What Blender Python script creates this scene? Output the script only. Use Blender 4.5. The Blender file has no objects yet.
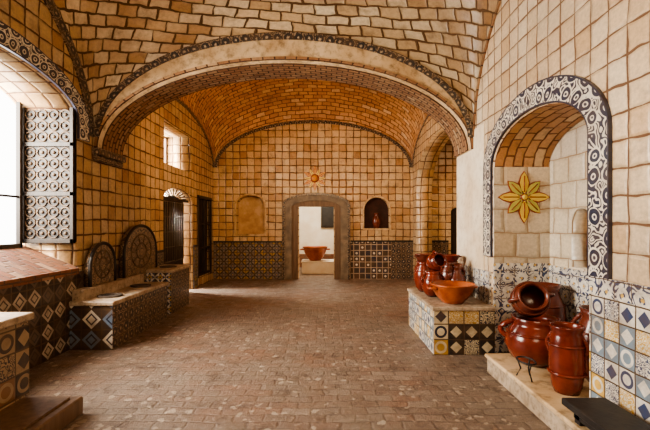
import bpy, bmesh, math, random
from mathutils import Vector, Matrix
random.seed(4)
PI=math.pi
S=bpy.context.scene
try: S.view_settings.look='AgX - Medium High Contrast'
except Exception: pass
# ------------------------------------------------------------ node helper
class NB:
    def __init__(s,name):
        s.mat=bpy.data.materials.new(name); s.mat.use_nodes=True
        s.nt=s.mat.node_tree; s.N=s.nt.nodes; s.L=s.nt.links
        s.b=s.N['Principled BSDF']
    def _in(s,sock,v):
        if v is None: return
        if hasattr(v,'is_linked') or isinstance(v,bpy.types.NodeSocket): s.L.new(v,sock)
        else:
            if isinstance(v,tuple) and len(v)==3 and sock.type=='RGBA': v=(*v,1)
            sock.default_value=v
    def m(s,op,a,b=None,c=None):
        n=s.N.new('ShaderNodeMath'); n.operation=op
        for i,x in enumerate((a,b,c)): s._in(n.inputs[i],x)
        return n.outputs[0]
    def vm(s,op,a,b=None,scale=None):
        n=s.N.new('ShaderNodeVectorMath'); n.operation=op
        s._in(n.inputs[0],a); s._in(n.inputs[1],b)
        if scale is not None: s._in(n.inputs['Scale'],scale)
        return n.outputs['Value'] if op in('LENGTH','DISTANCE') else n.outputs[0]
    def mix(s,f,a,b,bt='MIX'):
        n=s.N.new('ShaderNodeMix'); n.data_type='RGBA'; n.blend_type=bt
        s._in(n.inputs[0],f); s._in(n.inputs[6],a); s._in(n.inputs[7],b)
        return n.outputs[2]
    def uv(s): return s.N.new('ShaderNodeTexCoord').outputs['UV']
    def obj(s): return s.N.new('ShaderNodeTexCoord').outputs['Object']
    def noise(s,vec,scale,detail=2,rough=.5,col=False):
        n=s.N.new('ShaderNodeTexNoise'); s.L.new(vec,n.inputs['Vector'])
        n.inputs['Scale'].default_value=scale; n.inputs['Detail'].default_value=detail
        n.inputs['Roughness'].default_value=rough
        return n.outputs['Color'] if col else n.outputs['Fac']
    def sep(s,v):
        n=s.N.new('ShaderNodeSeparateXYZ'); s.L.new(v,n.inputs[0]); return n.outputs[0],n.outputs[1],n.outputs[2]
    def comb(s,x,y,z=0.0):
        n=s.N.new('ShaderNodeCombineXYZ'); s._in(n.inputs[0],x); s._in(n.inputs[1],y); s._in(n.inputs[2],z); return n.outputs[0]
    def white(s,v):
        n=s.N.new('ShaderNodeTexWhiteNoise'); n.noise_dimensions='3D'; s.L.new(v,n.inputs['Vector']); return n.outputs['Value'],n.outputs['Color']
    def rng(s,v,a,b,c=0.0,d=1.0):
        n=s.N.new('ShaderNodeMapRange'); s._in(n.inputs[0],v)
        for i,x in enumerate((a,b,c,d)): n.inputs[i+1].default_value=x
        return n.outputs[0]
    def bump(s,h,st=.4,dist=.01):
        n=s.N.new('ShaderNodeBump'); n.inputs['Strength'].default_value=st; n.inputs['Distance'].default_value=dist
        s.L.new(h,n.inputs['Height']); s.L.new(n.outputs[0],s.b.inputs['Normal'])
    def fin(s,col,rough=.5,metal=0):
        s._in(s.b.inputs['Base Color'],col); s._in(s.b.inputs['Roughness'],rough)
        s.b.inputs['Metallic'].default_value=metal
        return s.mat

def tilemat(name,sx,sy,off,c1,c2,c3,grout,gw=.05,distort=.012,rough=.3,bump=.6,stain=(.40,.19,.07),stainamt=.5,tilt=1.1,dirt=.5):
    n=NB(name); uv=n.uv()
    d=n.vm('SUBTRACT',n.noise(uv,1.7,2,col=True),(0.5,0.5,0.5))
    d2=n.vm('SUBTRACT',n.noise(uv,8.0,1,col=True),(0.5,0.5,0.5))
    p=n.vm('ADD',n.vm('ADD',uv,n.vm('SCALE',d,scale=distort*5)),n.vm('SCALE',d2,scale=distort*1.7))
    x,y,_=n.sep(p)
    gx=n.m('DIVIDE',x,sx); gy=n.m('DIVIDE',y,sy)
    row=n.m('FLOOR',gy)
    gx=n.m('ADD',gx,n.m('MULTIPLY',n.m('PINGPONG',row,1.0),off))
    col=n.m('FLOOR',gx)
    su=n.m('SUBTRACT',n.m('FRACT',gx),.5); sv=n.m('SUBTRACT',n.m('FRACT',gy),.5)
    fu=n.m('ABSOLUTE',su); fv=n.m('ABSOLUTE',sv)
    eu=n.m('MULTIPLY',n.m('SUBTRACT',.5,fu),sx/min(sx,sy)); ev=n.m('MULTIPLY',n.m('SUBTRACT',.5,fv),sy/min(sx,sy))
    e=n.m('MINIMUM',eu,ev)
    w=n.m('MULTIPLY',n.rng(n.noise(uv,4,3),.3,.7,.3,1.9),gw)
    g=n.m('LESS_THAN',e,w)
    r,rc=n.white(n.comb(col,row,0.0)); r2,_=n.white(n.comb(col,row,5.0))
    base=n.mix(n.rng(r,0,.6),c1,c2); base=n.mix(n.rng(r,.75,1),base,c3)
    st=n.rng(n.noise(uv,.5,5,.62),.45,.68,0,stainamt); base=n.mix(st,base,stain)
    st2=n.rng(n.noise(uv,3.5,6,.72),.52,.68,0,dirt); base=n.mix(st2,base,grout)
    lg=n.rng(n.noise(uv,.33,3,.5),.35,.65,.72,1.06); base=n.mix(1.0,base,n.comb(lg,lg,lg),'MULTIPLY')
    mot=n.rng(n.noise(uv,26,3,.7),.3,.8,.78,1.14); base=n.mix(1.0,base,n.comb(mot,mot,mot),'MULTIPLY')
    edge=n.rng(e,gw,gw+.10,.8,1.0); base=n.mix(1.0,base,n.comb(edge,edge,edge),'MULTIPLY')
    c=n.mix(g,base,grout)
    tl=n.m('ADD',n.m('MULTIPLY',su,n.m('SUBTRACT',r,.5)),n.m('MULTIPLY',sv,n.m('SUBTRACT',r2,.5)))
    n.bump(n.m('ADD',n.rng(e,0,.14),n.m('MULTIPLY',tl,tilt*2)),bump,.014)
    return n.fin(c,n.mix(g,(rough,)*3,(.9,.9,.9)))

def azu(name,s,kind,A,B,C,D,grout=(.08,.05,.03),dirt=.6,gw=.035,rough=.3,warp=.0,border=0):
    n=NB(name); uv0=n.uv(); uv=uv0
    d0=n.vm('SUBTRACT',n.noise(uv0,3.2/s*.2,2,col=True),(0.5,0.5,0.5))
    uv=n.vm('ADD',uv0,n.vm('SCALE',d0,scale=.016+warp))
    x,y,_=n.sep(uv)
    gx=n.m('DIVIDE',x,s); gy=n.m('DIVIDE',y,s)
    cx=n.m('FLOOR',gx); cy=n.m('FLOOR',gy)
    u=n.m('SUBTRACT',n.m('FRACT',gx),.5); v=n.m('SUBTRACT',n.m('FRACT',gy),.5)
    au=n.m('ABSOLUTE',u); av=n.m('ABSOLUTE',v); d=n.m('ADD',au,av)
    r=n.vm('LENGTH',n.comb(u,v,0.0)); th=n.m('ARCTAN2',v,u)
    rnd,_c=n.white(n.comb(cx,cy,3.0)); rnd2,_c=n.white(n.comb(cx,cy,9.0))
    lt=lambda a,b:n.m('LESS_THAN',a,b)
    if kind=='diamond':
        bc=n.mix(lt(rnd,.5),B,C)
        c=n.mix(lt(d,.47),A,bc); c=n.mix(lt(d,.30),c,D); c=n.mix(lt(d,.2),c,bc)
    elif kind=='ring':
        c=n.mix(lt(r,.44),A,B); c=n.mix(lt(r,.28),c,A); c=n.mix(lt(r,.13),c,C)
    elif kind=='flower':
        rr=n.m('MULTIPLY_ADD',n.m('COSINE',n.m('MULTIPLY',th,4.0)),.13,.3)
        c=n.mix(lt(r,rr),A,B); c=n.mix(lt(r,n.m('MULTIPLY',rr,.6)),c,C); c=n.mix(lt(r,.08),c,D)
        c=n.mix(lt(.6,d),c,n.mix(lt(rnd,.5),B,D))
    elif kind in('scroll','vine'):
        f=n.noise(n.vm('SCALE',uv,scale=1/s),1.25,1,.4)
        m=lt(n.m('FRACT',n.m('MULTIPLY',f,9.0)),.5)
        c=n.mix(m,A,B)
        rad=n.m('MULTIPLY_ADD',rnd2,.08,.34)
        rg=n.m('MULTIPLY',lt(r,rad),lt(.17,r)); 
        if kind=='vine':
            on=lt(rnd,.75)
            inside=n.m('MULTIPLY',lt(r,.46),on); c=n.mix(inside,c,A); c=n.mix(n.m('MULTIPLY',rg,on),c,B)
        else:
            c=n.mix(rg,c,C)
        c=n.mix(lt(r,.09),c,D)
    elif kind=='check':
        ch=n.m('PINGPONG',n.m('ADD',cx,cy),1.0)
        c=n.mix(ch,A,n.mix(lt(rnd,.5),B,C)); c=n.mix(n.m('MULTIPLY',lt(r,.2),lt(rnd2,.5)),c,D)
    elif kind=='mixed':
        c=n.mix(lt(rnd,.45),A,n.mix(lt(rnd2,.5),B,C))
        inv=n.mix(lt(rnd,.45),D,A)
        dm=n.m('MULTIPLY',lt(d,.38),lt(rnd2,.35)); c=n.mix(dm,c,inv)
        rr=n.m('MULTIPLY',n.m('MULTIPLY',lt(r,.4),lt(.25,r)),lt(.35,rnd2)); c=n.mix(n.m('MULTIPLY',rr,lt(rnd2,.7)),c,inv)
        mo=n.m('MULTIPLY',lt(.7,rnd2),lt(n.m('FRACT',n.m('MULTIPLY',n.noise(n.vm('SCALE',uv,scale=1/s),3,1),8.0)),.42)); c=n.mix(mo,c,inv)
    e=n.m('SUBTRACT',.5,n.m('MAXIMUM',au,av))
    if kind!='vine':
        c=n.mix(lt(e,gw),c,grout); n.bump(n.rng(e,0,.08),.35,.006)
    if border:
        _x,yy,_z=n.sep(uv0)
        ed=n.m('MINIMUM',yy,n.m('SUBTRACT',border,yy)); c=n.mix(lt(ed,.016),c,B)
    ds=n.rng(n.noise(uv0,5,6,.7),.40,.68,0,dirt); c=n.mix(ds,c,(.15,.085,.04))
    return n.fin(c,rough)

def plain(name,c1,c2,scale=6,rough=.6,bump=.2,bs=25,metal=0,coord='obj',lo=.35,hi=.65,bd=.01,spots=0):
    n=NB(name); p=n.obj() if coord=='obj' else n.uv()
    f=n.rng(n.noise(p,scale,5,.6),lo,hi); c=n.mix(f,c1,c2)
    if spots: c=n.mix(n.rng(n.noise(p,scale*4,5,.7),.5,.7,0,spots),c,tuple(k*.3 for k in c2))
    n.bump(n.noise(p,bs,4,.6),bump,bd)
    return n.fin(c,rough,metal)

def woodmat(name,c1,c2):
    n=NB(name); x,y,z=n.sep(n.obj())
    p=n.comb(n.m('MULTIPLY',x,18.0),n.m('MULTIPLY',y,18.0),n.m('MULTIPLY',z,2.0))
    f=n.noise(p,1.0,5,.6); n.bump(f,.3,.01)
    return n.fin(n.mix(n.rng(f,.3,.7),c1,c2),.5)

# ------------------------------------------------------------ materials
GR=(.12,.055,.025)
M_wall=tilemat('glazed_wall_tile',.21,.21,0,(.82,.62,.38),(.72,.48,.25),(.54,.30,.13),GR,.042,.013)
M_wallR=tilemat('glazed_wall_tile_right',.20,.20,0,(.90,.74,.54),(.84,.64,.42),(.72,.49,.28),(.19,.10,.055),.034,.012,stainamt=.3,dirt=.3)
M_pale=tilemat('pale_alcove_tile',.30,.30,.5,(.90,.81,.66),(.84,.71,.52),(.78,.62,.42),(.36,.24,.14),.018,.012,stainamt=.2,dirt=.25)
M_brick=tilemat('vault_brick',.26,.12,.5,(.76,.43,.19),(.60,.29,.11),(.86,.60,.34),(.16,.06,.022),.07,.018,.45)
M_dome=tilemat('dome_brick',.21,.13,.5,(.90,.77,.55),(.68,.48,.27),(.48,.28,.12),(.11,.055,.022),.065,.022,.45,stain=(.30,.14,.05),stainamt=.95)
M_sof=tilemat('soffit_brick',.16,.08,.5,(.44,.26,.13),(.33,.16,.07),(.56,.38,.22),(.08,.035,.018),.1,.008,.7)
M_plaster=plain('lime_plaster',(.72,.54,.33),(.46,.29,.14),2.2,.65,.3,18,spots=.7)
M_white=plain('whitewash',(.86,.80,.70),(.75,.64,.5),2,.8,.2,14)
M_pier=plain('pier_limewash',(.88,.77,.60),(.74,.58,.40),2.5,.6,.25,14,spots=.25)
M_stone=plain('grey_cantera_stone',(.15,.12,.09),(.30,.235,.165),5,.85,.6,30,spots=.7)
M_ledge=plain('ledge_stone',(.52,.41,.30),(.30,.21,.13),5,.5,.4,20,spots=.7)
W=(.80,.76,.67); BL=(.04,.07,.16); BK=(.02,.018,.02); YE=(.72,.46,.11); DB=(.015,.02,.05)
M_dia=azu('azulejo_blue_diamond',.26,'diamond',(.05,.035,.03),(.72,.66,.55),(.16,.23,.32),DB)
M_ring=azu('azulejo_ring',.15,'vine',(.05,.035,.022),(.30,.20,.12),BK,(.4,.3,.2),warp=.03)
M_flower=azu('azulejo_flower',.19,'flower',W,BL,YE,BK)
M_scroll=azu('azulejo_scroll',.17,'scroll',W,BL,W,YE,gw=.02,warp=.03)
M_dscroll=azu('azulejo_dark_scroll',.15,'scroll',(.045,.03,.02),(.34,.25,.17),(.03,.03,.035),(.5,.42,.3),warp=.03)
M_band=azu('azulejo_band_scroll',.16,'vine',(.80,.74,.62),(.03,.035,.065),BK,(.05,.05,.08),dirt=.4,warp=.06,border=.24)
M_mixed=azu('azulejo_mixed',.15,'mixed',W,YE,(.22,.30,.37),BL)
M_ochre=azu('azulejo_ochre',.19,'mixed',(.66,.55,.36),(.52,.30,.07),BK,DB)
M_hearth=azu('azulejo_hearth_brown',.19,'mixed',(.34,.24,.14),(.22,.11,.05),BK,(.04,.03,.03))
M_tri=azu('azulejo_triangle',.22,'diamond',(.03,.022,.018),(.5,.42,.32),(.12,.09,.07),(.05,.04,.04))
M_grid=azu('azulejo_dark_grid',.17,'check',(.05,.035,.03),(.10,.05,.03),(.03,.03,.05),W,grout=(.55,.44,.32),gw=.06)
M_bluep=azu('azulejo_blue_panel',.26,'flower',(.05,.045,.045),(.30,.26,.20),(.07,.09,.15),(.5,.32,.1),dirt=.7)
M_redt=tilemat('sill_brick',.22,.11,.5,(.30,.12,.06),(.22,.08,.04),(.42,.25,.15),(.12,.08,.06),.06,.014,.6,dirt=.7)
M_terra=plain('terracotta_glazed',(.21,.034,.015),(.085,.012,.008),4,.2,.15,12)
M_terra2=plain('terracotta_orange',(.44,.12,.035),(.24,.045,.016),5,.32,.15,14)
M_terra3=plain('terracotta_dark',(.10,.022,.014),(.17,.04,.02),6,.22,.15,14)
M_dark=plain('dark_iron',(.012,.01,.01),(.03,.024,.02),8,.5,.2,30)
M_grille=plain('worn_iron_grille',(.10,.07,.05),(.2,.15,.10),8,.5,.2,30)
M_wood=woodmat('dark_wood',(.014,.009,.006),(.04,.024,.014))
M_wood2=woodmat('worn_wood',(.10,.055,.03),(.2,.12,.07))
M_carve=plain('shutter_carving',(.17,.115,.07),(.07,.042,.025),9,.6)
M_nred=plain('niche_dark_plaster',(.075,.022,.014),(.035,.012,.008),4,.7,.2)
M_north=plain('niche_ochre_plaster',(.66,.46,.27),(.46,.27,.13),4,.7,.2)
M_yel=plain('yellow_glaze',(.80,.56,.10),(.68,.50,.10),9,.3,.1)
M_grn=plain('olive_yellow_glaze',(.42,.44,.10),(.58,.50,.12),9,.3,.1)
M_redg=plain('red_glaze',(.22,.03,.02),(.3,.06,.02),9,.3,.1)
M_oran=plain('orange_glaze',(.75,.36,.06),(.6,.22,.04),9,.3,.1)
M_ash=plain('ash_soot',(.04,.03,.025),(.12,.09,.07),8,.95,.5)

def floormat():
    n=NB('worn_brick_paving'); p=n.obj()
    d=n.vm('SUBTRACT',n.noise(p,1.6,3,col=True),(0.5,0.5,0.5)); d2=n.vm('SUBTRACT',n.noise(p,11,2,col=True),(0.5,0.5,0.5))
    q=n.vm('ADD',n.vm('ADD',p,n.vm('SCALE',d,scale=.12)),n.vm('SCALE',d2,scale=.04)); x,y,_=n.sep(q)
    gx=n.m('DIVIDE',x,.25); gy=n.m('DIVIDE',y,.125); row=n.m('FLOOR',gy)
    gx=n.m('ADD',gx,n.m('MULTIPLY',n.m('PINGPONG',row,1.0),.5)); col=n.m('FLOOR',gx)
    eu=n.m('MULTIPLY',n.m('SUBTRACT',.5,n.m('ABSOLUTE',n.m('SUBTRACT',n.m('FRACT',gx),.5))),2.0)
    ev=n.m('SUBTRACT',.5,n.m('ABSOLUTE',n.m('SUBTRACT',n.m('FRACT',gy),.5)))
    e=n.m('MINIMUM',eu,ev); g=n.rng(n.m('SUBTRACT',e,n.m('MULTIPLY',n.noise(p,5,4),.13)),-.02,.04,1,0)
    r,_=n.white(n.comb(col,row,1.0))
    c=n.mix(r,(.235,.135,.09),(.175,.12,.09)); c=n.mix(n.rng(r,.8,1),c,(.30,.22,.165))
    wr=n.rng(n.noise(p,.9,5,.65),.38,.6,0,.9); c=n.mix(wr,c,(.215,.165,.125))
    c=n.mix(n.m('MULTIPLY',g,n.rng(n.noise(p,1.3,3),.35,.65,.1,.55)),c,(.07,.042,.03))
    # dark grime, pale chipped stones
    c=n.mix(n.rng(n.noise(p,3.2,8,.8),.52,.62,0,.72),c,(.075,.045,.032))
    vo=n.N.new('ShaderNodeTexVoronoi'); n.L.new(n.vm('ADD',p,n.vm('SCALE',d2,scale=.12)),vo.inputs['Vector']); vo.inputs['Scale'].default_value=11
    vr,_a,_b=n.sep(vo.outputs['Color'])
    chip=n.m('MULTIPLY',n.m('LESS_THAN',vo.outputs['Distance'],.34),n.m('LESS_THAN',vr,n.rng(n.noise(p,1.1,4),.4,.65,.02,.55)))
    c=n.mix(n.m('MULTIPLY',chip,.75),c,(.46,.37,.28))
    f=n.noise(p,16,8,.8); c=n.mix(n.rng(f,.55,.6,0,.55),c,(.42,.33,.25))
    n.bump(n.m('ADD',n.m('ADD',n.rng(e,0,.15,0,.6),n.m('MULTIPLY',f,2.2)),n.m('MULTIPLY',chip,.5)),.6,.018)
    return n.fin(c,n.rng(n.noise(p,5,3),.3,.7,.3,.62))
M_floor=floormat()

# ------------------------------------------------------------ mesh helpers
def box_uv(me):
    uvl=me.uv_layers.get('UVMap') or me.uv_layers.new(name='UVMap')
    for p in me.polygons:
        n=p.normal; a=[abs(c) for c in n]; k=a.index(max(a))
        for li in p.loop_indices:
            c=me.vertices[me.loops[li].vertex_index].co
            uvl.data[li].uv=(c.y,c.z) if k==0 else ((c.x,c.z) if k==1 else (c.x,c.y))
def mkobj(name,me,mats):
    for m in (mats if isinstance(mats,(list,tuple)) else [mats]): me.materials.append(m)
    o=bpy.data.objects.new(name,me); S.collection.objects.link(o); return o
def parent_empty(name,loc,children):
    e=bpy.data.objects.new(name,None); e.location=loc; e.empty_display_size=.1; S.collection.objects.link(e)
    bpy.context.view_layer.update()
    for c in children:
        c.parent=e; c.matrix_parent_inverse=Matrix.Translation(-Vector(loc))
    return e
def plate(name,axis,p0,p1,outer,holes,mat,bevel=0):
    cu=bpy.data.curves.new('c','CURVE'); cu.dimensions='2D'; cu.fill_mode='BOTH'; cu.extrude=abs(p1-p0)/2
    for loop in [outer]+holes:
        sp=cu.splines.new('POLY'); sp.points.add(len(loop)-1)
        for i,(a,b) in enumerate(loop): sp.points[i].co=(a,b,0,1)
        sp.use_cyclic_u=True
    ob=bpy.data.objects.new('c',cu); S.collection.objects.link(ob); bpy.context.view_layer.update()
    dg=bpy.context.evaluated_depsgraph_get()
    me=bpy.data.meshes.new_from_object(ob.evaluated_get(dg)); bpy.data.objects.remove(ob)
    mid=(p0+p1)/2
    for v in me.vertices:
        a,b,c=v.co
        v.co=(mid+c,a,b) if axis=='X' else ((a,mid+c,b) if axis=='Y' else (a,b,mid+c))
    bm=bmesh.new(); bm.from_mesh(me); bmesh.ops.remove_doubles(bm,verts=bm.verts,dist=1e-5)
    bmesh.ops.recalc_face_normals(bm,faces=bm.faces); bm.to_mesh(me); bm.free()
    me.materials.clear(); me.update(); box_uv(me)
    return mkobj(name,me,mat)
def rect(a0,a1,b0,b1): return [(a0,b0),(a1,b0),(a1,b1),(a0,b1)]
def archloop(c,h,z0,zs,rise,n=24):
    return [(c-h,z0),(c+h,z0)]+[(c+h*math.cos(PI*i/n),zs+rise*math.sin(PI*i/n)) for i in range(n+1)]
class B:
    def __init__(s): s.bm=bmesh.new()
    def _mi(s,vs,mi,smooth=False):
        fs=set(f for v in vs for f in v.link_faces)
        for f in fs: f.material_index=mi; f.smooth=smooth
        return fs
    def box(s,x0,x1,y0,y1,z0,z1,mi=0,bev=.006,rot=None,piv=None):
        r=bmesh.ops.create_cube(s.bm,size=1); vs=r['verts']
        for v in vs: v.co=Vector(((x0+x1)/2+v.co.x*(x1-x0),(y0+y1)/2+v.co.y*(y1-y0),(z0+z1)/2+v.co.z*(z1-z0)))
        if bev>0:
            es=list(set(e for v in vs for e in v.link_edges))
            r=bmesh.ops.bevel(s.bm,geom=es,offset=bev,segments=1,affect='EDGES',profile=.5)
            vs=list(set(v for f in r['faces'] for v in f.verts))
        s._mi(vs,mi)
        if rot: bmesh.ops.rotate(s.bm,verts=vs,cent=piv,matrix=rot)
        return vs
    def lathe(s,prof,loc,mi=0,seg=36,tilt=None,wob=0):
        rings=[]; allv=[]
        for (r,z) in prof:
            ring=[]
            for i in range(seg):
                a=2*PI*i/seg; rr=r*(1+wob*math.sin(3*a+z*9))
                v=s.bm.verts.new((rr*math.cos(a),rr*math.sin(a),z)); ring.append(v); allv.append(v)
            rings.append(ring)
        for k in range(len(rings)-1):
            for i in range(seg):
                f=s.bm.faces.new((rings[k][i],rings[k][(i+1)%seg],rings[k+1][(i+1)%seg],rings[k+1][i])); f.material_index=mi; f.smooth=True
        for ring in (rings[0],rings[-1]):
            f=s.bm.faces.new(ring); f.material_index=mi
        if tilt: bmesh.ops.rotate(s.bm,verts=allv,cent=(0,0,0),matrix=tilt)
        bmesh.ops.translate(s.bm,verts=allv,vec=loc); return allv
    def tube(s,pts,r,mi=0,seg=8):
        pts=[Vector(p) for p in pts]; rings=[]
        for i,p in enumerate(pts):
            t=(pts[min(i+1,len(pts)-1)]-pts[max(i-1,0)]).normalized()
            up=Vector((0,0,1)) if abs(t.z)<.9 else Vector((1,0,0))
            a=t.cross(up).normalized(); b=t.cross(a)
            rr=r[i] if isinstance(r,(list,tuple)) else r
            rings.append([s.bm.verts.new(p+rr*(a*math.cos(2*PI*k/seg)+b*math.sin(2*PI*k/seg))) for k in range(seg)])
        for i in range(len(rings)-1):
            for k in range(seg):
                f=s.bm.faces.new((rings[i][k],rings[i][(k+1)%seg],rings[i+1][(k+1)%seg],rings[i+1][k])); f.material_index=mi; f.smooth=True
        for rg in (rings[0],rings[-1]):
            f=s.bm.faces.new(rg); f.material_index=mi
    def poly(s,pts,mi=0):
        f=s.bm.faces.new([s.bm.verts.new(p) for p in pts]); f.material_index=mi; return f
    def fin(s,name,mats,loc=None):
        bmesh.ops.recalc_face_normals(s.bm,faces=s.bm.faces)
        me=bpy.data.meshes.new(name); s.bm.to_mesh(me); s.bm.free(); me.update(); box_uv(me)
        o=mkobj(name,me,mats)
        if loc:
            me.transform(Matrix.Translation(-Vector(loc))); o.location=loc
        return o
def strip(name,A,Bp,mat,thick=.02,uvw=None,off=(0,0,0)):
    me=bpy.data.meshes.new(name); off=Vector(off)
    A=[Vector(a)+off for a in A]; Bp=[Vector(b)+off for b in Bp]; n=len(A)
    me.from_pydata([tuple(v) for v in A+Bp],[],[(i,i+1,n+i+1,n+i) for i in range(n-1)])
    uvl=me.uv_layers.new(name='UVMap'); L=[0]
    for i in range(n-1): L.append(L[-1]+((A[i+1]+Bp[i+1])/2-(A[i]+Bp[i])/2).length)
    w=uvw or (A[0]-Bp[0]).length
    for p in me.polygons:
        for li in p.loop_indices:
            vi=me.loops[li].vertex_index
            uvl.data[li].uv=(L[vi%n],0.0 if vi<n else w)
    o=mkobj(name,me,mat); m=o.modifiers.new('s','SOLIDIFY'); m.thickness=thick; m.offset=0
    return o
def vault(name,x0,x1,y0,y1,zs,fr,gr,mat,polar=False,n=56,pc=(0,0)):
    cx,hx,cy,hy=(x0+x1)/2,(x1-x0)/2,(y0+y1)/2,(y1-y0)/2
    X=[cx-hx*math.cos(PI*i/n) for i in range(n+1)]; Y=[cy-hy*math.cos(PI*i/n) for i in range(n+1)]
    F=[fr*math.sin(PI*i/n) for i in range(n+1)]; G=[gr*math.sin(PI*i/n) for i in range(n+1)]
    LU=[0];LV=[0]
    for i in range(n):
        LU.append(LU[-1]+math.hypot(X[i+1]-X[i],F[i+1]-F[i])); LV.append(LV[-1]+math.hypot(Y[i+1]-Y[i],G[i+1]-G[i]))
    vs=[(X[i],Y[j],zs+F[i]+G[j]) for j in range(n+1) for i in range(n+1)]
    fs=[(j*(n+1)+i,j*(n+1)+i+1,(j+1)*(n+1)+i+1,(j+1)*(n+1)+i) for j in range(n) for i in range(n)]
    me=bpy.data.meshes.new(name); me.from_pydata(vs,[],fs); uvl=me.uv_layers.new(name='UVMap')
    mu,mv=LU[-1]/2,LV[-1]/2
    for p in me.polygons:
        p.use_smooth=True
        fu=[]
        for li in p.loop_indices:
            vi=me.loops[li].vertex_index; i,j=vi%(n+1),vi//(n+1)
            u,v=LU[i]-mu-pc[0],LV[j]-mv-pc[1]
            if polar:
                a=math.atan2(v,u); fu.append([a*3.0,math.hypot(u,v)])
            else: fu.append([u,v])
        if polar and max(f[0] for f in fu)-min(f[0] for f in fu)>PI*3.0:
            for f in fu:
                if f[0]<0: f[0]+=2*PI*3.0
        for li,f in zip(p.loop_indices,fu): uvl.data[li].uv=f
    return mkobj(name,me,mat)

# ------------------------------------------------------------ dimensions
XL,XR,XR2,YB=-3.3,2.12,2.6,11.85
Y0=-1.0; YA0,YA1=5.7,6.4
b=B(); b.box(-4.6,7,Y0-.5,16,-.12,0,0,0); b.fin('floor',M_floor)
plate('wall_left','X',XL-.73,XL,rect(Y0-.3,YB+.5,-.1,7),
  [archloop(4.0,1.32,1.0,3.0,.42),archloop(9.07,.9,-.05,2.15,.28),rect(8.2,9.9,2.88,3.77),rect(10.35,11.55,.25,2.35)],M_wall)
plate('wall_right','X',XR,XR+.71,rect(Y0-.3,YA1,-.1,7),[archloop(4.12,.93,-.05,2.33,.45)],M_wallR)
plate('wall_alcove','X',XR+.71,XR+1.0,rect(2.9,5.4,-.1,3.2),[archloop(4.42,.17,1.12,1.62,.17)],M_pale)
b=B(); b.box(XR+.005,XR+.71,5.035,5.055,.0,2.33,0,0); b.fin('wall_alcove_end',M_pale)
b=B(); b.box(XR-.012,XR+.01,5.31,YA1,.0,2.95,0,0); b.fin('wall_pier',M_pier)
b=B(); b.box(XR+1.0,XR+1.04,4.0,4.9,.9,2.0,0,0); b.fin('wall_alcove_niche',M_north)
plate('wall_side_arch','X',XR2,XR2+.45,rect(YA1,YB,-.1,7),[archloop(9.3,2.1,-.05,2.6,1.15,32)],M_wall)
plate('wall_back','Y',YB,YB+.5,rect(-4.03,6.6,-.1,7),
  [archloop(-.26,.53,-.05,2.15,.06),archloop(-2.21,.42,1.33,2.2,.28),archloop(1.54,.38,1.5,2.05,.37),archloop(4.15,.42,-.05,2.0,.15)],M_wall)
b=B(); b.box(-4.1,3.2,Y0-.3,Y0,-.1,7,0,0); b.fin('wall_rear',M_wall)
acx,ah=-.58,2.66
ring=[(acx+ah*math.cos(PI*i/48),2.68+1.27*math.sin(PI*i/48)) for i in range(49)]
plate('wall_transverse_arch','Y',YA0,YA1,[(XL,2.68)]+[(XL,6.9),(XR+.2,6.9),(XR+.2,2.68)]+ring,[],M_plaster)
pin=[(acx+(ah-.012)*math.cos(PI*i/48),2.68+1.258*math.sin(PI*i/48)) for i in range(49)]
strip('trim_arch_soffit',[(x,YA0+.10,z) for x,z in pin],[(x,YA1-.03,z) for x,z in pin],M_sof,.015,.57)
def ell(c,h,zs,r,n=48,o=0): return [(c+(h+o)*math.cos(PI*i/n),zs+(r+o)*math.sin(PI*i/n)) for i in range(n+1)]
ai=[(4.12+.925*math.cos(PI*i/30),2.33+.445*math.sin(PI*i/30)) for i in range(31)]
strip('trim_alcove_soffit',[(XR+.02,y,z) for y,z in ai],[(XR+.70,y,z) for y,z in ai],M_brick,.008,.68)
cF,hF=(XL+XR)/2,(XR-XL)/2
o1=ell(cF,hF-.01,2.85,1.49); o2=ell(cF,hF-.09,2.85,1.39)
strip('trim_arch_ornament',[(x,YA0-.015,z) for x,z in o1],[(x,YA0-.015,z) for x,z in o2],M_dscroll,.02,.10)
i1=ell(acx,ah,2.68,1.27,o=.0); i2=ell(acx,ah,2.68,1.27,o=.045)
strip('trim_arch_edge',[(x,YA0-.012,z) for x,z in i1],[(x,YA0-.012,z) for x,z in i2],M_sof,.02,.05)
b=B(); b.box(XL,XL+.10,YA0-.05,YA1+.05,2.60,2.70,0,.01); b.box(XL,XL+.06,YA0-.03,YA1+.03,2.52,2.60,0,.01); b.fin('trim_corbel_left',M_dscroll)
vault('ceiling_front_vault',XL,XR,Y0,YA0,2.85,1.5,2.2,M_dome,True,pc=(.3,-.4))
vault('ceiling_rear_vault',XL,XR2,YA1,YB,3.3,1.42,1.15,M_brick)
def lun(name,X,y0,y1,zs,g,w,mat,sgn):
    c,h=(y0+y1)/2,(y1-y0)/2
    A=ell(c,h,zs,g,o=-.01); Bq=ell(c,h,zs,g,o=-w)
    strip(name,[(X+sgn*.012,y,z) for y,z in A],[(X+sgn*.012,y,z) for y,z in Bq],mat,.02,w)
lun('trim_lunette_left_front',XL,Y0,YA0,2.85,2.2,.17,M_dscroll,1)
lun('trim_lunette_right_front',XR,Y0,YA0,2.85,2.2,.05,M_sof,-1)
lun('trim_lunette_left_rear',XL,YA1,YB,3.3,1.15,.09,M_dscroll,1)
lun('trim_lunette_right_rear',XR2,YA1,YB,3.3,1.15,.07,M_dscroll,-1)
c,h=(XL+XR2)/2,(XR2-XL)/2
strip('trim_lunette_back',[(x,YB-.012,z) for x,z in ell(c,h,3.3,1.42,o=-.01)],[(x,YB-.012,z) for x,z in ell(c,h,3.3,1.42,o=-.11)],M_dscroll,.02,.1)

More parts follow.
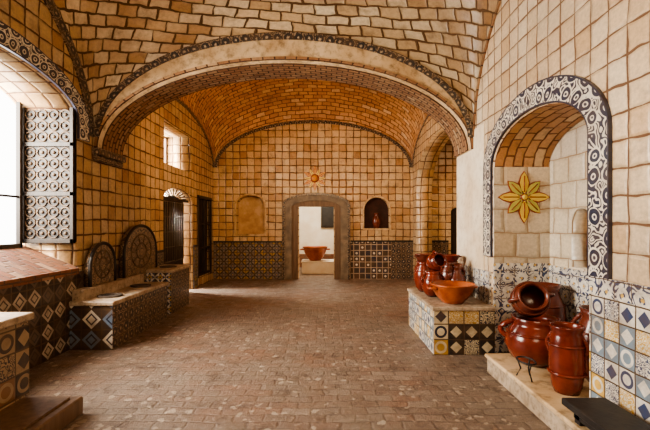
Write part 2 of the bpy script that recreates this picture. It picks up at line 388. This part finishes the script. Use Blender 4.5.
# ------------------------------------------------------------ side + back rooms
b=B(); b.box(6.2,6.6,5.9,YB,-.1,4.5,0,0); b.fin('wall_side_room_east',M_wall)
b=B(); b.box(XR+.71,6.6,5.9,6.4,-.1,4.5,0,0); b.fin('wall_side_room_south',M_wall)
b=B(); b.box(XR2+.45,6.6,6.4,YB,4.1,4.3,0,0); b.fin('ceiling_side_room',M_brick)
b=B(); b.box(-2.6,2.6,15.2,15.4,-.1,3.6,0,0); b.box(-2.6,-2.4,12.35,15.2,-.1,3.6,0,0); b.box(2.4,2.6,12.35,15.2,-.1,3.6,0,0); b.fin('wall_back_room',M_white)
b=B(); b.box(-2.6,2.6,12.35,15.4,3.2,3.4,0,0); b.fin('ceiling_back_room',M_white)
# ------------------------------------------------------------ dados
def dado(name,axis,p,a0,a1,z0,z1,mat,sgn,t=.025,cap=True):
    b=B()
    q0,q1=(p,p+sgn*t) if sgn>0 else (p+sgn*t,p)
    c0,c1=(p,p+sgn*(t+.02)) if sgn>0 else (p+sgn*(t+.02),p)
    if axis=='X':
        b.box(q0,q1,a0,a1,z0,z1,0,0)
        if cap: b.box(c0,c1,a0,a1,z1,z1+.045,1,.006)
    else:
        b.box(a0,a1,q0,q1,z0,z1,0,0)
        if cap: b.box(a0,a1,c0,c1,z1,z1+.045,1,.006)
    return b.fin(name,[mat,M_dark])
dado('baseboard_back_left','Y',YB,XL,-1.25,0,1.08,M_bluep,-1)
dado('baseboard_back_center','Y',YB,.76,1.95,0,1.1,M_grid,-1)
dado('baseboard_back_right','Y',YB,1.95,3.65,0,1.1,M_dscroll,-1)
dado('baseboard_left_rear','X',XL,6.4,8.13,0,1.05,M_dscroll,1)
dado('baseboard_left_far','X',XL,10.0,10.33,0,1.05,M_bluep,1)
dado('baseboard_left_front','X',XL,Y0,6.4,0,.98,M_tri,1,cap=False)
dado('baseboard_right_front','X',XR,Y0,3.17,0,1.06,M_mixed,-1,cap=False)
dado('baseboard_right_frieze','X',XR,Y0,3.17,1.06,1.2,M_scroll,-1,.03,cap=False)
dado('baseboard_right_pier','X',XR,5.1,6.4,0,1.0,M_scroll,-1,cap=False)
dado('baseboard_alcove_end','Y',5.035,XR,XR+.71,0,1.12,M_scroll,-1,cap=False)
dado('baseboard_alcove_back','X',XR+.71,3.2,5.02,0,1.1,M_scroll,-1,cap=False)
def archband(name,X,c,hi,zs,ri,z0,w,mat,sgn,n=32):
    A=[(c+hi,z0)]+[(c+hi*math.cos(PI*i/n),zs+ri*math.sin(PI*i/n)) for i in range(n+1)]+[(c-hi,z0)]
    Q=[(c+hi+w,z0)]+[(c+(hi+w)*math.cos(PI*i/n),zs+(ri+w)*math.sin(PI*i/n)) for i in range(n+1)]+[(c-hi-w,z0)]
    return strip(name,[(X+sgn*.015,y,z) for y,z in A],[(X+sgn*.015,y,z) for y,z in Q],mat,.03,w)
archband('trim_alcove_arch',XR,4.12,.93,2.33,.45,1.2,.24,M_band,-1)
archband('trim_window_arch',XL,4.0,1.32,3.0,.42,2.75,.24,M_band,1)

plate('trim_door_surround','Y',YB-.09,YB+.02,[(.72,0),(.72,2.2)]+[(-.26+.98*math.cos(PI*i/20),2.2+.33*math.sin(PI*i/20)) for i in range(21)]+[(-1.24,0),(-.98,0),(-.98,2.12)]+[(-.26-.72*math.cos(PI*i/20),2.12+.2*math.sin(PI*i/20)) for i in range(21)]+[(.46,0)],[],M_stone)
plate('trim_door_inner','Y',YB-.04,YB+.3,[(.46,0),(.46,2.12)]+[(-.26+.72*math.cos(PI*i/20),2.12+.2*math.sin(PI*i/20)) for i in range(21)]+[(-.98,0),(-.8,0),(-.8,2.15)]+[(.28,2.15),(.28,0)],[],M_wood2)
so=[(-.26+1.0*math.cos(PI*i/20),2.2+.35*math.sin(PI*i/20)) for i in range(21)]; si=[(-.26+.93*math.cos(PI*i/20),2.2+.28*math.sin(PI*i/20)) for i in range(21)]
strip('trim_door_edge',[(.74,YB-.1,0)]+[(x,YB-.1,z) for x,z in so]+[(-1.26,YB-.1,0)],[(.67,YB-.1,0)]+[(x,YB-.1,z) for x,z in si]+[(-1.19,YB-.1,0)],M_dscroll,.03,.07)
b=B(); b.box(-2.66,-1.76,YB+.30,YB+.49,1.3,2.55,0,0); b.fin('wall_niche_left',M_north)
b=B(); b.box(1.13,1.95,YB+.3,YB+.49,1.45,2.48,0,0); b.fin('wall_niche_right',M_nred)
def nichetrim(name,c,h,z0,zs,r,w,mat):
    n=20
    A=[(c+h,z0)]+[(c+h*math.cos(PI*i/n),zs+r*math.sin(PI*i/n)) for i in range(n+1)]+[(c-h,z0),(c+h,z0)]
    Q=[(c+h+w,z0-w)]+[(c+(h+w)*math.cos(PI*i/n),zs+(r+w)*math.sin(PI*i/n)) for i in range(n+1)]+[(c-h-w,z0-w),(c+h+w,z0-w)]
    strip(name,[(x,YB-.01,z) for x,z in A],[(x,YB-.01,z) for x,z in Q],mat,.02,w)
nichetrim('trim_niche_right',1.54,.38,1.5,2.05,.37,.045,M_plaster)
nichetrim('trim_niche_left',-2.21,.42,1.33,2.2,.28,.05,M_plaster)
b=B(); b.lathe([(0.001,1.5),(.07,1.5),(.12,1.62),(.13,1.72),(.08,1.85),(.06,1.92),(.08,1.96),(.065,1.95),(.04,1.86),(.001,1.84)],(1.54,YB+.15,0)); b.fin('clay_jar',M_terra3)

def star(name,c,R,n,mA,mB,mC,core=.16,wd=.2):
    b=B()
    for k in range(n):
        a=2*PI*k/n+PI/2
        d=Vector((math.cos(a),0,math.sin(a))); t=Vector((-math.sin(a),0,math.cos(a)))
        RR=R if k%2==0 else R*.88
        for (sc,yy,mi) in ((1.0,0,0),(.74,-.008,1+(k%2))):
            w=R*wd*sc
            pts=[d*R*.12,d*RR*.30+t*w*.7,d*RR*.55+t*w,d*RR*.8+t*w*.6,d*(RR*(.80+.20*sc)),d*RR*.8-t*w*.6,d*RR*.55-t*w,d*RR*.30-t*w*.7]
            yo=-.012+yy-.002*(k%2)
            f=b.poly([(p.x,yo,p.z) for p in pts],mi)
            r=bmesh.ops.extrude_face_region(b.bm,geom=[f])
            vs=[g for g in r['geom'] if isinstance(g,bmesh.types.BMVert)]
            bmesh.ops.translate(b.bm,verts=vs,vec=(0,-yo,0))
            for g in r['geom']:
                if isinstance(g,bmesh.types.BMFace): g.material_index=mi
        b.tube([(d*R*.2)+Vector((0,-.024,0)),(d*RR*.8)+Vector((0,-.024,0))],.006*R/.3,0,5)
    b.lathe([(.001,0),(R*core,0),(R*core,.024),(R*core*.5,.03),(.001,.03)],(0,0,0),0,20,Matrix.Rotation(PI/2,3,'X'))
    b.lathe([(.001,0),(R*core*.7,0),(R*core*.7,.036),(.001,.036)],(0,0,0),1,20,Matrix.Rotation(PI/2,3,'X'))
    o=b.fin(name,[mA,mB,mC]); o.location=c; return o
star('tile_star_rosette',(2.50,5.033,1.95),.33,8,M_redg,M_yel,M_grn,.14,.22)
star('tile_sun_ornament',(-.3,YB-.002,2.98),.38,12,M_redg,M_oran,M_yel,.34,.15)

# ------------------------------------------------------------ windows, doors
b=B()
xw=XL-.70
b.box(xw,xw+.06,2.68,2.76,1.0,3.42); b.box(xw,xw+.06,5.17,5.22,1.0,3.36)
b.box(xw,xw+.06,3.96,4.04,1.3,3.42); b.box(xw,xw+.06,2.7,5.22,1.28,1.36); b.box(xw,xw+.06,2.7,5.22,3.32,3.42)
for z in (1.95,): b.box(xw+.01,xw+.04,2.7,5.22,z,z+.03)
b.fin('window_1',M_wood)
b=B()
y0,y1=2.68,5.32
x0,x1=XL-.72,XL+.03
vs=[(x0,y0,.95),(x1,y0,.95),(x1,y0,1.03),(x0,y0,1.34),(x0,y1,.95),(x1,y1,.95),(x1,y1,1.03),(x0,y1,1.34)]
V=[b.bm.verts.new(v) for v in vs]
for f in ((0,1,2,3),(7,6,5,4),(0,4,5,1),(1,5,6,2),(2,6,7,3),(3,7,4,0)): b.bm.faces.new([V[i] for i in f])
b.fin('window_sill',M_redt)
b=B(); xs0,xs1=XL-.69,XL-.0; ys=5.27
b.box(xs0,xs1,ys,ys+.045,1.38,3.3,1,0)
for x in (xs0,xs1-.05): b.box(x,x+.05,ys-.03,ys+.03,1.36,3.32,0)
zz=[1.36,1.98,2.63,3.27]
for z in zz: b.box(xs0,xs1,ys-.03,ys+.03,z,z+.06,0)
for k in range(3):
    za,zb=zz[k]+.06,zz[k+1]
    for i in range(4):
        for j in range(4):
            cx=xs0+.115+i*.153; cz=za+(zb-za)*(j+.5)/4
            pts=[(cx+.066*math.cos(t*PI/8),ys-.008,cz+.062*math.sin(t*PI/8)) for t in range(17)]
            b.tube(pts,.011,2,6); b.lathe([(.001,0),(.026,0),(.018,.02),(.001,.022)],(cx,ys,cz),2,8,Matrix.Rotation(PI/2,3,'X'))
b.fin('carved_window_shutter',[M_wood,M_dark,M_carve])
b=B(); xw=XL-.66
for y in (8.2,9.85): b.box(xw,xw+.05,y,y+.05,2.88,3.77)
for z in (2.88,3.72): b.box(xw,xw+.05,8.2,9.9,z,z+.05)
b.fin('window_2',M_wood2)
def leaf(b,y0,y1,z1,x):
    b.box(x,x+.05,y0,y1,0.01,z1,0)
    b.box(x+.05,x+.07,y0+.04,y1-.04,.10,.75,0,.01)
    nb=max(3,int((y1-y0)/.13))
    for k in range(nb+1):
        yy=y0+.04+(y1-y0-.08)*k/nb; b.tube([(x+.07,yy,.8),(x+.07,yy,z1-.04)],.009,2,6)
    for z in (.8,1.12,1.45,1.78,z1-.04): b.tube([(x+.07,y0+.03,z),(x+.07,y1-.03,z)],.010,2,6)
b=B(); leaf(b,8.18,9.05,2.15,XL-.16); leaf(b,9.07,9.62,2.15,XL-.16)
b.box(XL-.18,XL-.10,8.17,9.97,2.15,2.21,0)
for k in range(1,12):
    a=PI*k/12; b.tube([(XL-.14,9.07,2.18),(XL-.14,9.07+.85*math.cos(a),2.17+.25*math.sin(a))],.014,1,6)
b.fin('door_1',[M_wood,M_dark,M_grille])
b=B(); b.box(XL-.14,XL-.10,10.36,11.54,.26,2.34,0,0)
b.box(XL-.02,XL+.03,10.33,10.41,.22,2.38); b.box(XL-.02,XL+.03,11.49,11.57,.22,2.38); b.box(XL-.02,XL+.03,10.33,11.57,2.3,2.38)
for z in (.25,.95,1.6): b.box(XL-.12,XL+.01,10.36,11.54,z,z+.05)
b.box(XL-.06,XL+.02,10.92,10.98,.25,2.33)
b.fin('wall_cupboard',M_wood)
b=B(); b.box(3.73,4.57,YB+.15,YB+.2,0.01,2.14,0)
for k in range(3):
    for j in range(2): b.box(3.8+j*.38,4.12+j*.38,YB+.135,YB+.15,.15+k*.65,.7+k*.65,0,.01)
b.fin('door_2',M_wood)

# ------------------------------------------------------------ stoves
def stove(name,x0,x1,y0,y1,h,burners,slab=.05,oh=.02):
    b=B()
    b.box(x0,x1,y0,y1,0,h-slab,0,0)
    for f in b.bm.faces:
        f.material_index=1 if abs(f.normal.y)>.5 else 0
    b.box(x0,x1+oh if x1<0 else x1,y0-oh,y1+oh,h-slab,h,2,.008)
    if x1>0: b.box(x0-oh,x0,y0-oh,y1+oh,h-slab,h,2,.006)
    for (cx,cy) in burners:
        b.lathe([(.13,h-.002),(.15,h-.002),(.155,h+.02),(.13,h+.025),(.11,h+.012),(.105,h+.004),(.001,h+.003)],(cx,cy,0),3,20)
    return b
b=stove('tiled_stove',-3.27,-2.72,5.12,6.9,.62,[(-2.95,5.5),(-2.95,6.4)],.055)
b.box(-3.27,-3.12,5.16,6.9,.61,.76,2,.01)
b.fin('tiled_stove',[M_dscroll,M_dia,M_ledge,M_ash])
b=stove('tiled_stove',-3.27,-2.75,7.15,8.1,.80,[(-2.98,7.6)],.055); b.fin('tiled_stove',[M_dscroll,M_flower,M_ledge,M_ash])
b=stove('tiled_stove',1.34,2.09,4.92,6.4,.59,[],.045); b.fin('tiled_stove',[M_mixed,M_ochre,M_ledge,M_ash])
b=B(); b.box(-3.27,-2.05,2.2,3.4,0,.15,0,.012); b.box(-3.27,-2.12,2.25,3.33,.145,.17,1,.004); b.fin('hearth_plinth',[M_wood2,M_wood2])
b=B(); b.box(-3.27,-2.5,2.3,3.38,.17,.80,0,0)
b.box(-3.27,-2.47,2.28,3.41,.80,.86,1,.01); b.lathe([(.17,.86),(.2,.86),(.2,.88),(.17,.885),(.15,.87),(.001,.865)],(-2.9,2.9,0),2,20)
b.fin('tiled_hearth',[M_hearth,M_ledge,M_ash])
b=B(); b.box(1.76,2.82,.5,4.35,0,.16,0,.012); b.box(1.74,2.82,.5,4.37,.16,.20,1,.01); b.fin('stone_plinth',[M_ledge,M_plaster])
def back(name,c,h,z0,zs,r,mat):
    o=plate('panel','X',XL+.03,XL+.11,archloop(c,h,z0,zs,r),[],mat)
    A=[(c+h*math.cos(PI*i/24),zs+r*math.sin(PI*i/24)) for i in range(25)]
    t=B(); t.tube([(XL+.11,c+h,z0)]+[(XL+.11,y,z) for y,z in A]+[(XL+.11,c-h,z0)],.025,0,8)
    for s_ in (.62,.3):
        t.tube([(XL+.112,c+h*s_*math.cos(2*PI*i/28),zs+.02+r*s_*math.sin(2*PI*i/28)) for i in range(29)],.014,1,6)
    for k in range(10):
        a=2*PI*k/10; t.tube([(XL+.112,c+h*.3*math.cos(a),zs+.02+r*.3*math.sin(a)),(XL+.112,c+h*.62*math.cos(a),zs+.02+r*.62*math.sin(a))],.01,1,6)
    q=t.fin('rim',[M_dark,M_carve])
    parent_empty(name,(XL,c,z0),[o,q])
back('tiled_stove_back',6.95,.60,.62,1.13,.46,M_ring)
back('tiled_stove_back',5.75,.32,.76,1.02,.32,M_ring)

# ------------------------------------------------------------ pots
def shell(prof,t=.02):
    inner=[(max(r-t,.001),z+(t if i==0 else 0)) for i,(r,z) in enumerate(prof)]
    return [(.001,prof[0][1])]+prof+list(reversed(inner))+[(.001,inner[0][1])]
def handle(b,cx,cy,r0,z0,r1,z1,out,ang,rad=.016,mi=0):
    pts=[]
    for i in range(9):
        t=i/8; r=r0+(r1-r0)*t+out*math.sin(PI*t); z=z0+(z1-z0)*t
        pts.append((cx+r*math.cos(ang),cy+r*math.sin(ang),z))
    b.tube(pts,rad,mi,8)
def pot(name,x,y,z,R,H,mat,hand=2,ang=.4,kind='olla',rot=None):
    b=B()
    if kind=='olla': pr=[(.45*R,0),(.8*R,.15*H),(R,.42*H),(.93*R,.65*H),(.72*R,.82*H),(.66*R,.9*H),(.78*R,H)]
    elif kind=='bowl': pr=[(.45*R,0),(.5*R,.06*H),(.72*R,.3*H),(.9*R,.62*H),(.97*R,.88*H),(1.04*R,.93*H),(1.04*R,H)]
    elif kind=='barrel': pr=[(.7*R,0),(.85*R,.1*H),(R,.4*H),(R,.7*H),(.9*R,.85*H),(.82*R,.9*H),(.98*R,.97*H),(.98*R,H)]
    elif kind=='jug': pr=[(.5*R,0),(.85*R,.15*H),(R,.35*H),(.8*R,.58*H),(.5*R,.75*H),(.48*R,.85*H),(.6*R,H)]
    b.lathe(shell(pr,.05*R+.006),(x,y,z),0,40)
    for k in range(hand):
        a=ang+2*PI*k/max(hand,1)
        if kind in('olla','jug'): handle(b,x,y,.9*R,z+.5*H,.64*R,z+.9*H,.36*R,a,.085*R+.003)
        elif kind=='bowl':
            pts=[(x+(R*(.93+.3*math.sin(PI*i/8)))*math.cos(a+(-.28+.07*i)),y+(R*(.93+.3*math.sin(PI*i/8)))*math.sin(a+(-.28+.07*i)),z+.8*H) for i in range(9)]
            b.tube(pts,.05*R+.003,0,8)
        else: handle(b,x,y,.97*R,z+.55*H,.88*R,z+.85*H,.25*R,a,.016)
    if kind=='barrel':
        for zz in (.3,.72): b.tube([(x+R*1.0*math.cos(t*PI/16),y+R*1.0*math.sin(t*PI/16),z+zz*H) for t in range(33)],.012,0,6)
    if kind in('olla',):
        b.tube([(x+R*.9*math.cos(t*PI/16),y+R*.9*math.sin(t*PI/16),z+.68*H) for t in range(33)],.008+.02*R,0,6)
    o=b.fin(name,mat,(x,y,z))
    if rot: o.rotation_euler=rot
    return o
pot('terracotta_bowl',1.66,5.2,.592,.275,.25,M_terra2,2,.2,'bowl')
pot('terracotta_pot',1.52,5.66,.592,.15,.36,M_terra,2,.2,'olla')
pot('terracotta_jug',1.86,5.66,.592,.14,.46,M_terra3,2,.5,'jug')
pot('terracotta_pot',1.50,6.08,.592,.15,.46,M_terra,2,2.2,'olla')
pot('terracotta_pot',1.88,6.05,.592,.17,.46,M_terra3,2,.1,'olla')
pot('terracotta_bowl',1.88,6.05,1.01,.15,.14,M_terra,2,.1,'bowl')
pot('terracotta_pot',1.53,5.76,.592+.45,.13,.24,M_terra,2,1.57+.2,'olla',rot=(1.25,0,.3))
pot('terracotta_bowl',1.50,6.10,1.02,.13,.14,M_terra3,2,.4,'bowl')
pot('terracotta_cauldron',2.13,4.05,.2,.29,.47,M_terra,2,2.6,'olla')
pot('terracotta_pot',2.10,4.18,.79,.18,.34,M_terra3,2,.2,'olla',rot=(1.2,0,-.25))
pot('terracotta_cauldron',2.53,4.62,.2,.23,.72,M_terra3,2,3.6,'olla')
pot('terracotta_barrel_jar',2.03,3.36,.2,.135,.56,M_terra,2,2.2,'barrel')
pot('terracotta_pot',2.44,3.56,.2,.2,.66,M_terra3,2,2.2,'olla')
pot('terracotta_jug',1.98,4.98-.45,.2,.12,.42,M_terra3,1,3.4,'jug') if False else None
pot('brown_vase',2.99,4.42,1.12,.085,.42,M_terra3,1,3.2,'jug')
b=B(); tx,ty=1.84,3.66
b.tube([(tx+.07*math.cos(t*PI/12),ty+.11*math.sin(t*PI/12),.36) for t in range(25)],.008,0,6)
for k in range(3):
    a=2*PI*k/3+.5; b.tube([(tx+.065*math.cos(a),ty+.1*math.sin(a),.36),(tx+.04*math.cos(a),ty+.06*math.sin(a),.28),(tx+.07*math.cos(a),ty+.11*math.sin(a),.205)],.007,0,6)
b.fin('iron_trivet',M_dark)
b=B(); b.box(1.70,2.02,2.3,2.88,.31,.36,0,.006)
for x in (1.77,1.95):
    for y in (2.34,2.78): b.box(x,x+.06,y,y+.06,.2,.32,0,.004)
b.box(1.77,1.99,2.33,2.85,.23,.31,0,.004)
b.fin('low_iron_bench',M_dark)
b=B(); b.box(-.75,.45,13.0,13.8,0,.38,0,.02); b.box(-.78,.48,12.97,13.83,.38,.42,0,.01); b.fin('whitewashed_plinth',M_white)
pot('terracotta_basin',-.33,13.35,.422,.40,.46,M_terra2,2,.2,'bowl')
b=B(); b.box(-.15,.55,15.12,15.2,1.5,2.5,0,.01); b.box(-.08,.48,15.1,15.13,1.57,2.43,1,0); b.fin('framed_picture',[M_wood,M_dark])
b=B(); b.box(-2.35,2.35,15.17,15.2,0,.5,0,0); b.fin('baseboard_back_room',M_redt)

# ------------------------------------------------------------ camera
cd=bpy.data.cameras.new('camera'); cam=bpy.data.objects.new('camera',cd); S.collection.objects.link(cam)
cam.location=(0,0,1.6); cam.rotation_euler=(PI/2,0,0); cd.sensor_width=36; cd.lens=400/650*36; cd.shift_y=10/650; cd.clip_start=.05
S.camera=cam
# ------------------------------------------------------------ light
w=bpy.data.worlds.new('world'); S.world=w; w.use_nodes=True
bg=w.node_tree.nodes['Background']; bg.inputs[0].default_value=(1,.97,.92,1); bg.inputs[1].default_value=7.0
def area(name,loc,aim,sx,sy,e,col):
    l=bpy.data.lights.new(name,'AREA'); l.shape='RECTANGLE'; l.size=sx; l.size_y=sy; l.energy=e; l.color=col
    o=bpy.data.objects.new(name,l); S.collection.objects.link(o); o.location=loc
    o.rotation_euler=(Vector(aim)-Vector(loc)).to_track_quat('-Z','Y').to_euler(); return o
area('window_daylight',(-4.9,3.6,2.9),(1.0,4.6,.4),2.4,2.0,750,(1,.91,.78))
area('window_daylight_upper',(-4.6,9.05,3.7),(0,9.4,2.0),1.6,.9,350,(1,.90,.76))
area('doorway_daylight',(-4.2,9.95,2.2),(-2.4,9.5,0),.4,1.0,650,(1,.95,.86))
area('fill_light_front',(.3,-.7,3.4),(.6,5.5,2.6),2.4,1.4,105,(1,.76,.50))  # added warm fill behind the camera for the front bay, no real fixture
area('fill_light_rear',(-.4,6.55,3.2),(-.3,11.0,3.8),3.0,.8,100,(1,.62,.32))  # unseen added fill under the arch, facing away to brighten rear bay and vault
area('side_room_fill',(4.4,9,4.0),(4.2,9.4,0),1.5,1.5,55,(1,.68,.38))  # added overhead fill so the side room is lit, not a fixture
area('back_room_fill',(-.2,13.6,3.1),(-.2,13.8,0),1.5,1.2,110,(1,.88,.68))  # added overhead fill that brightens the room past the door
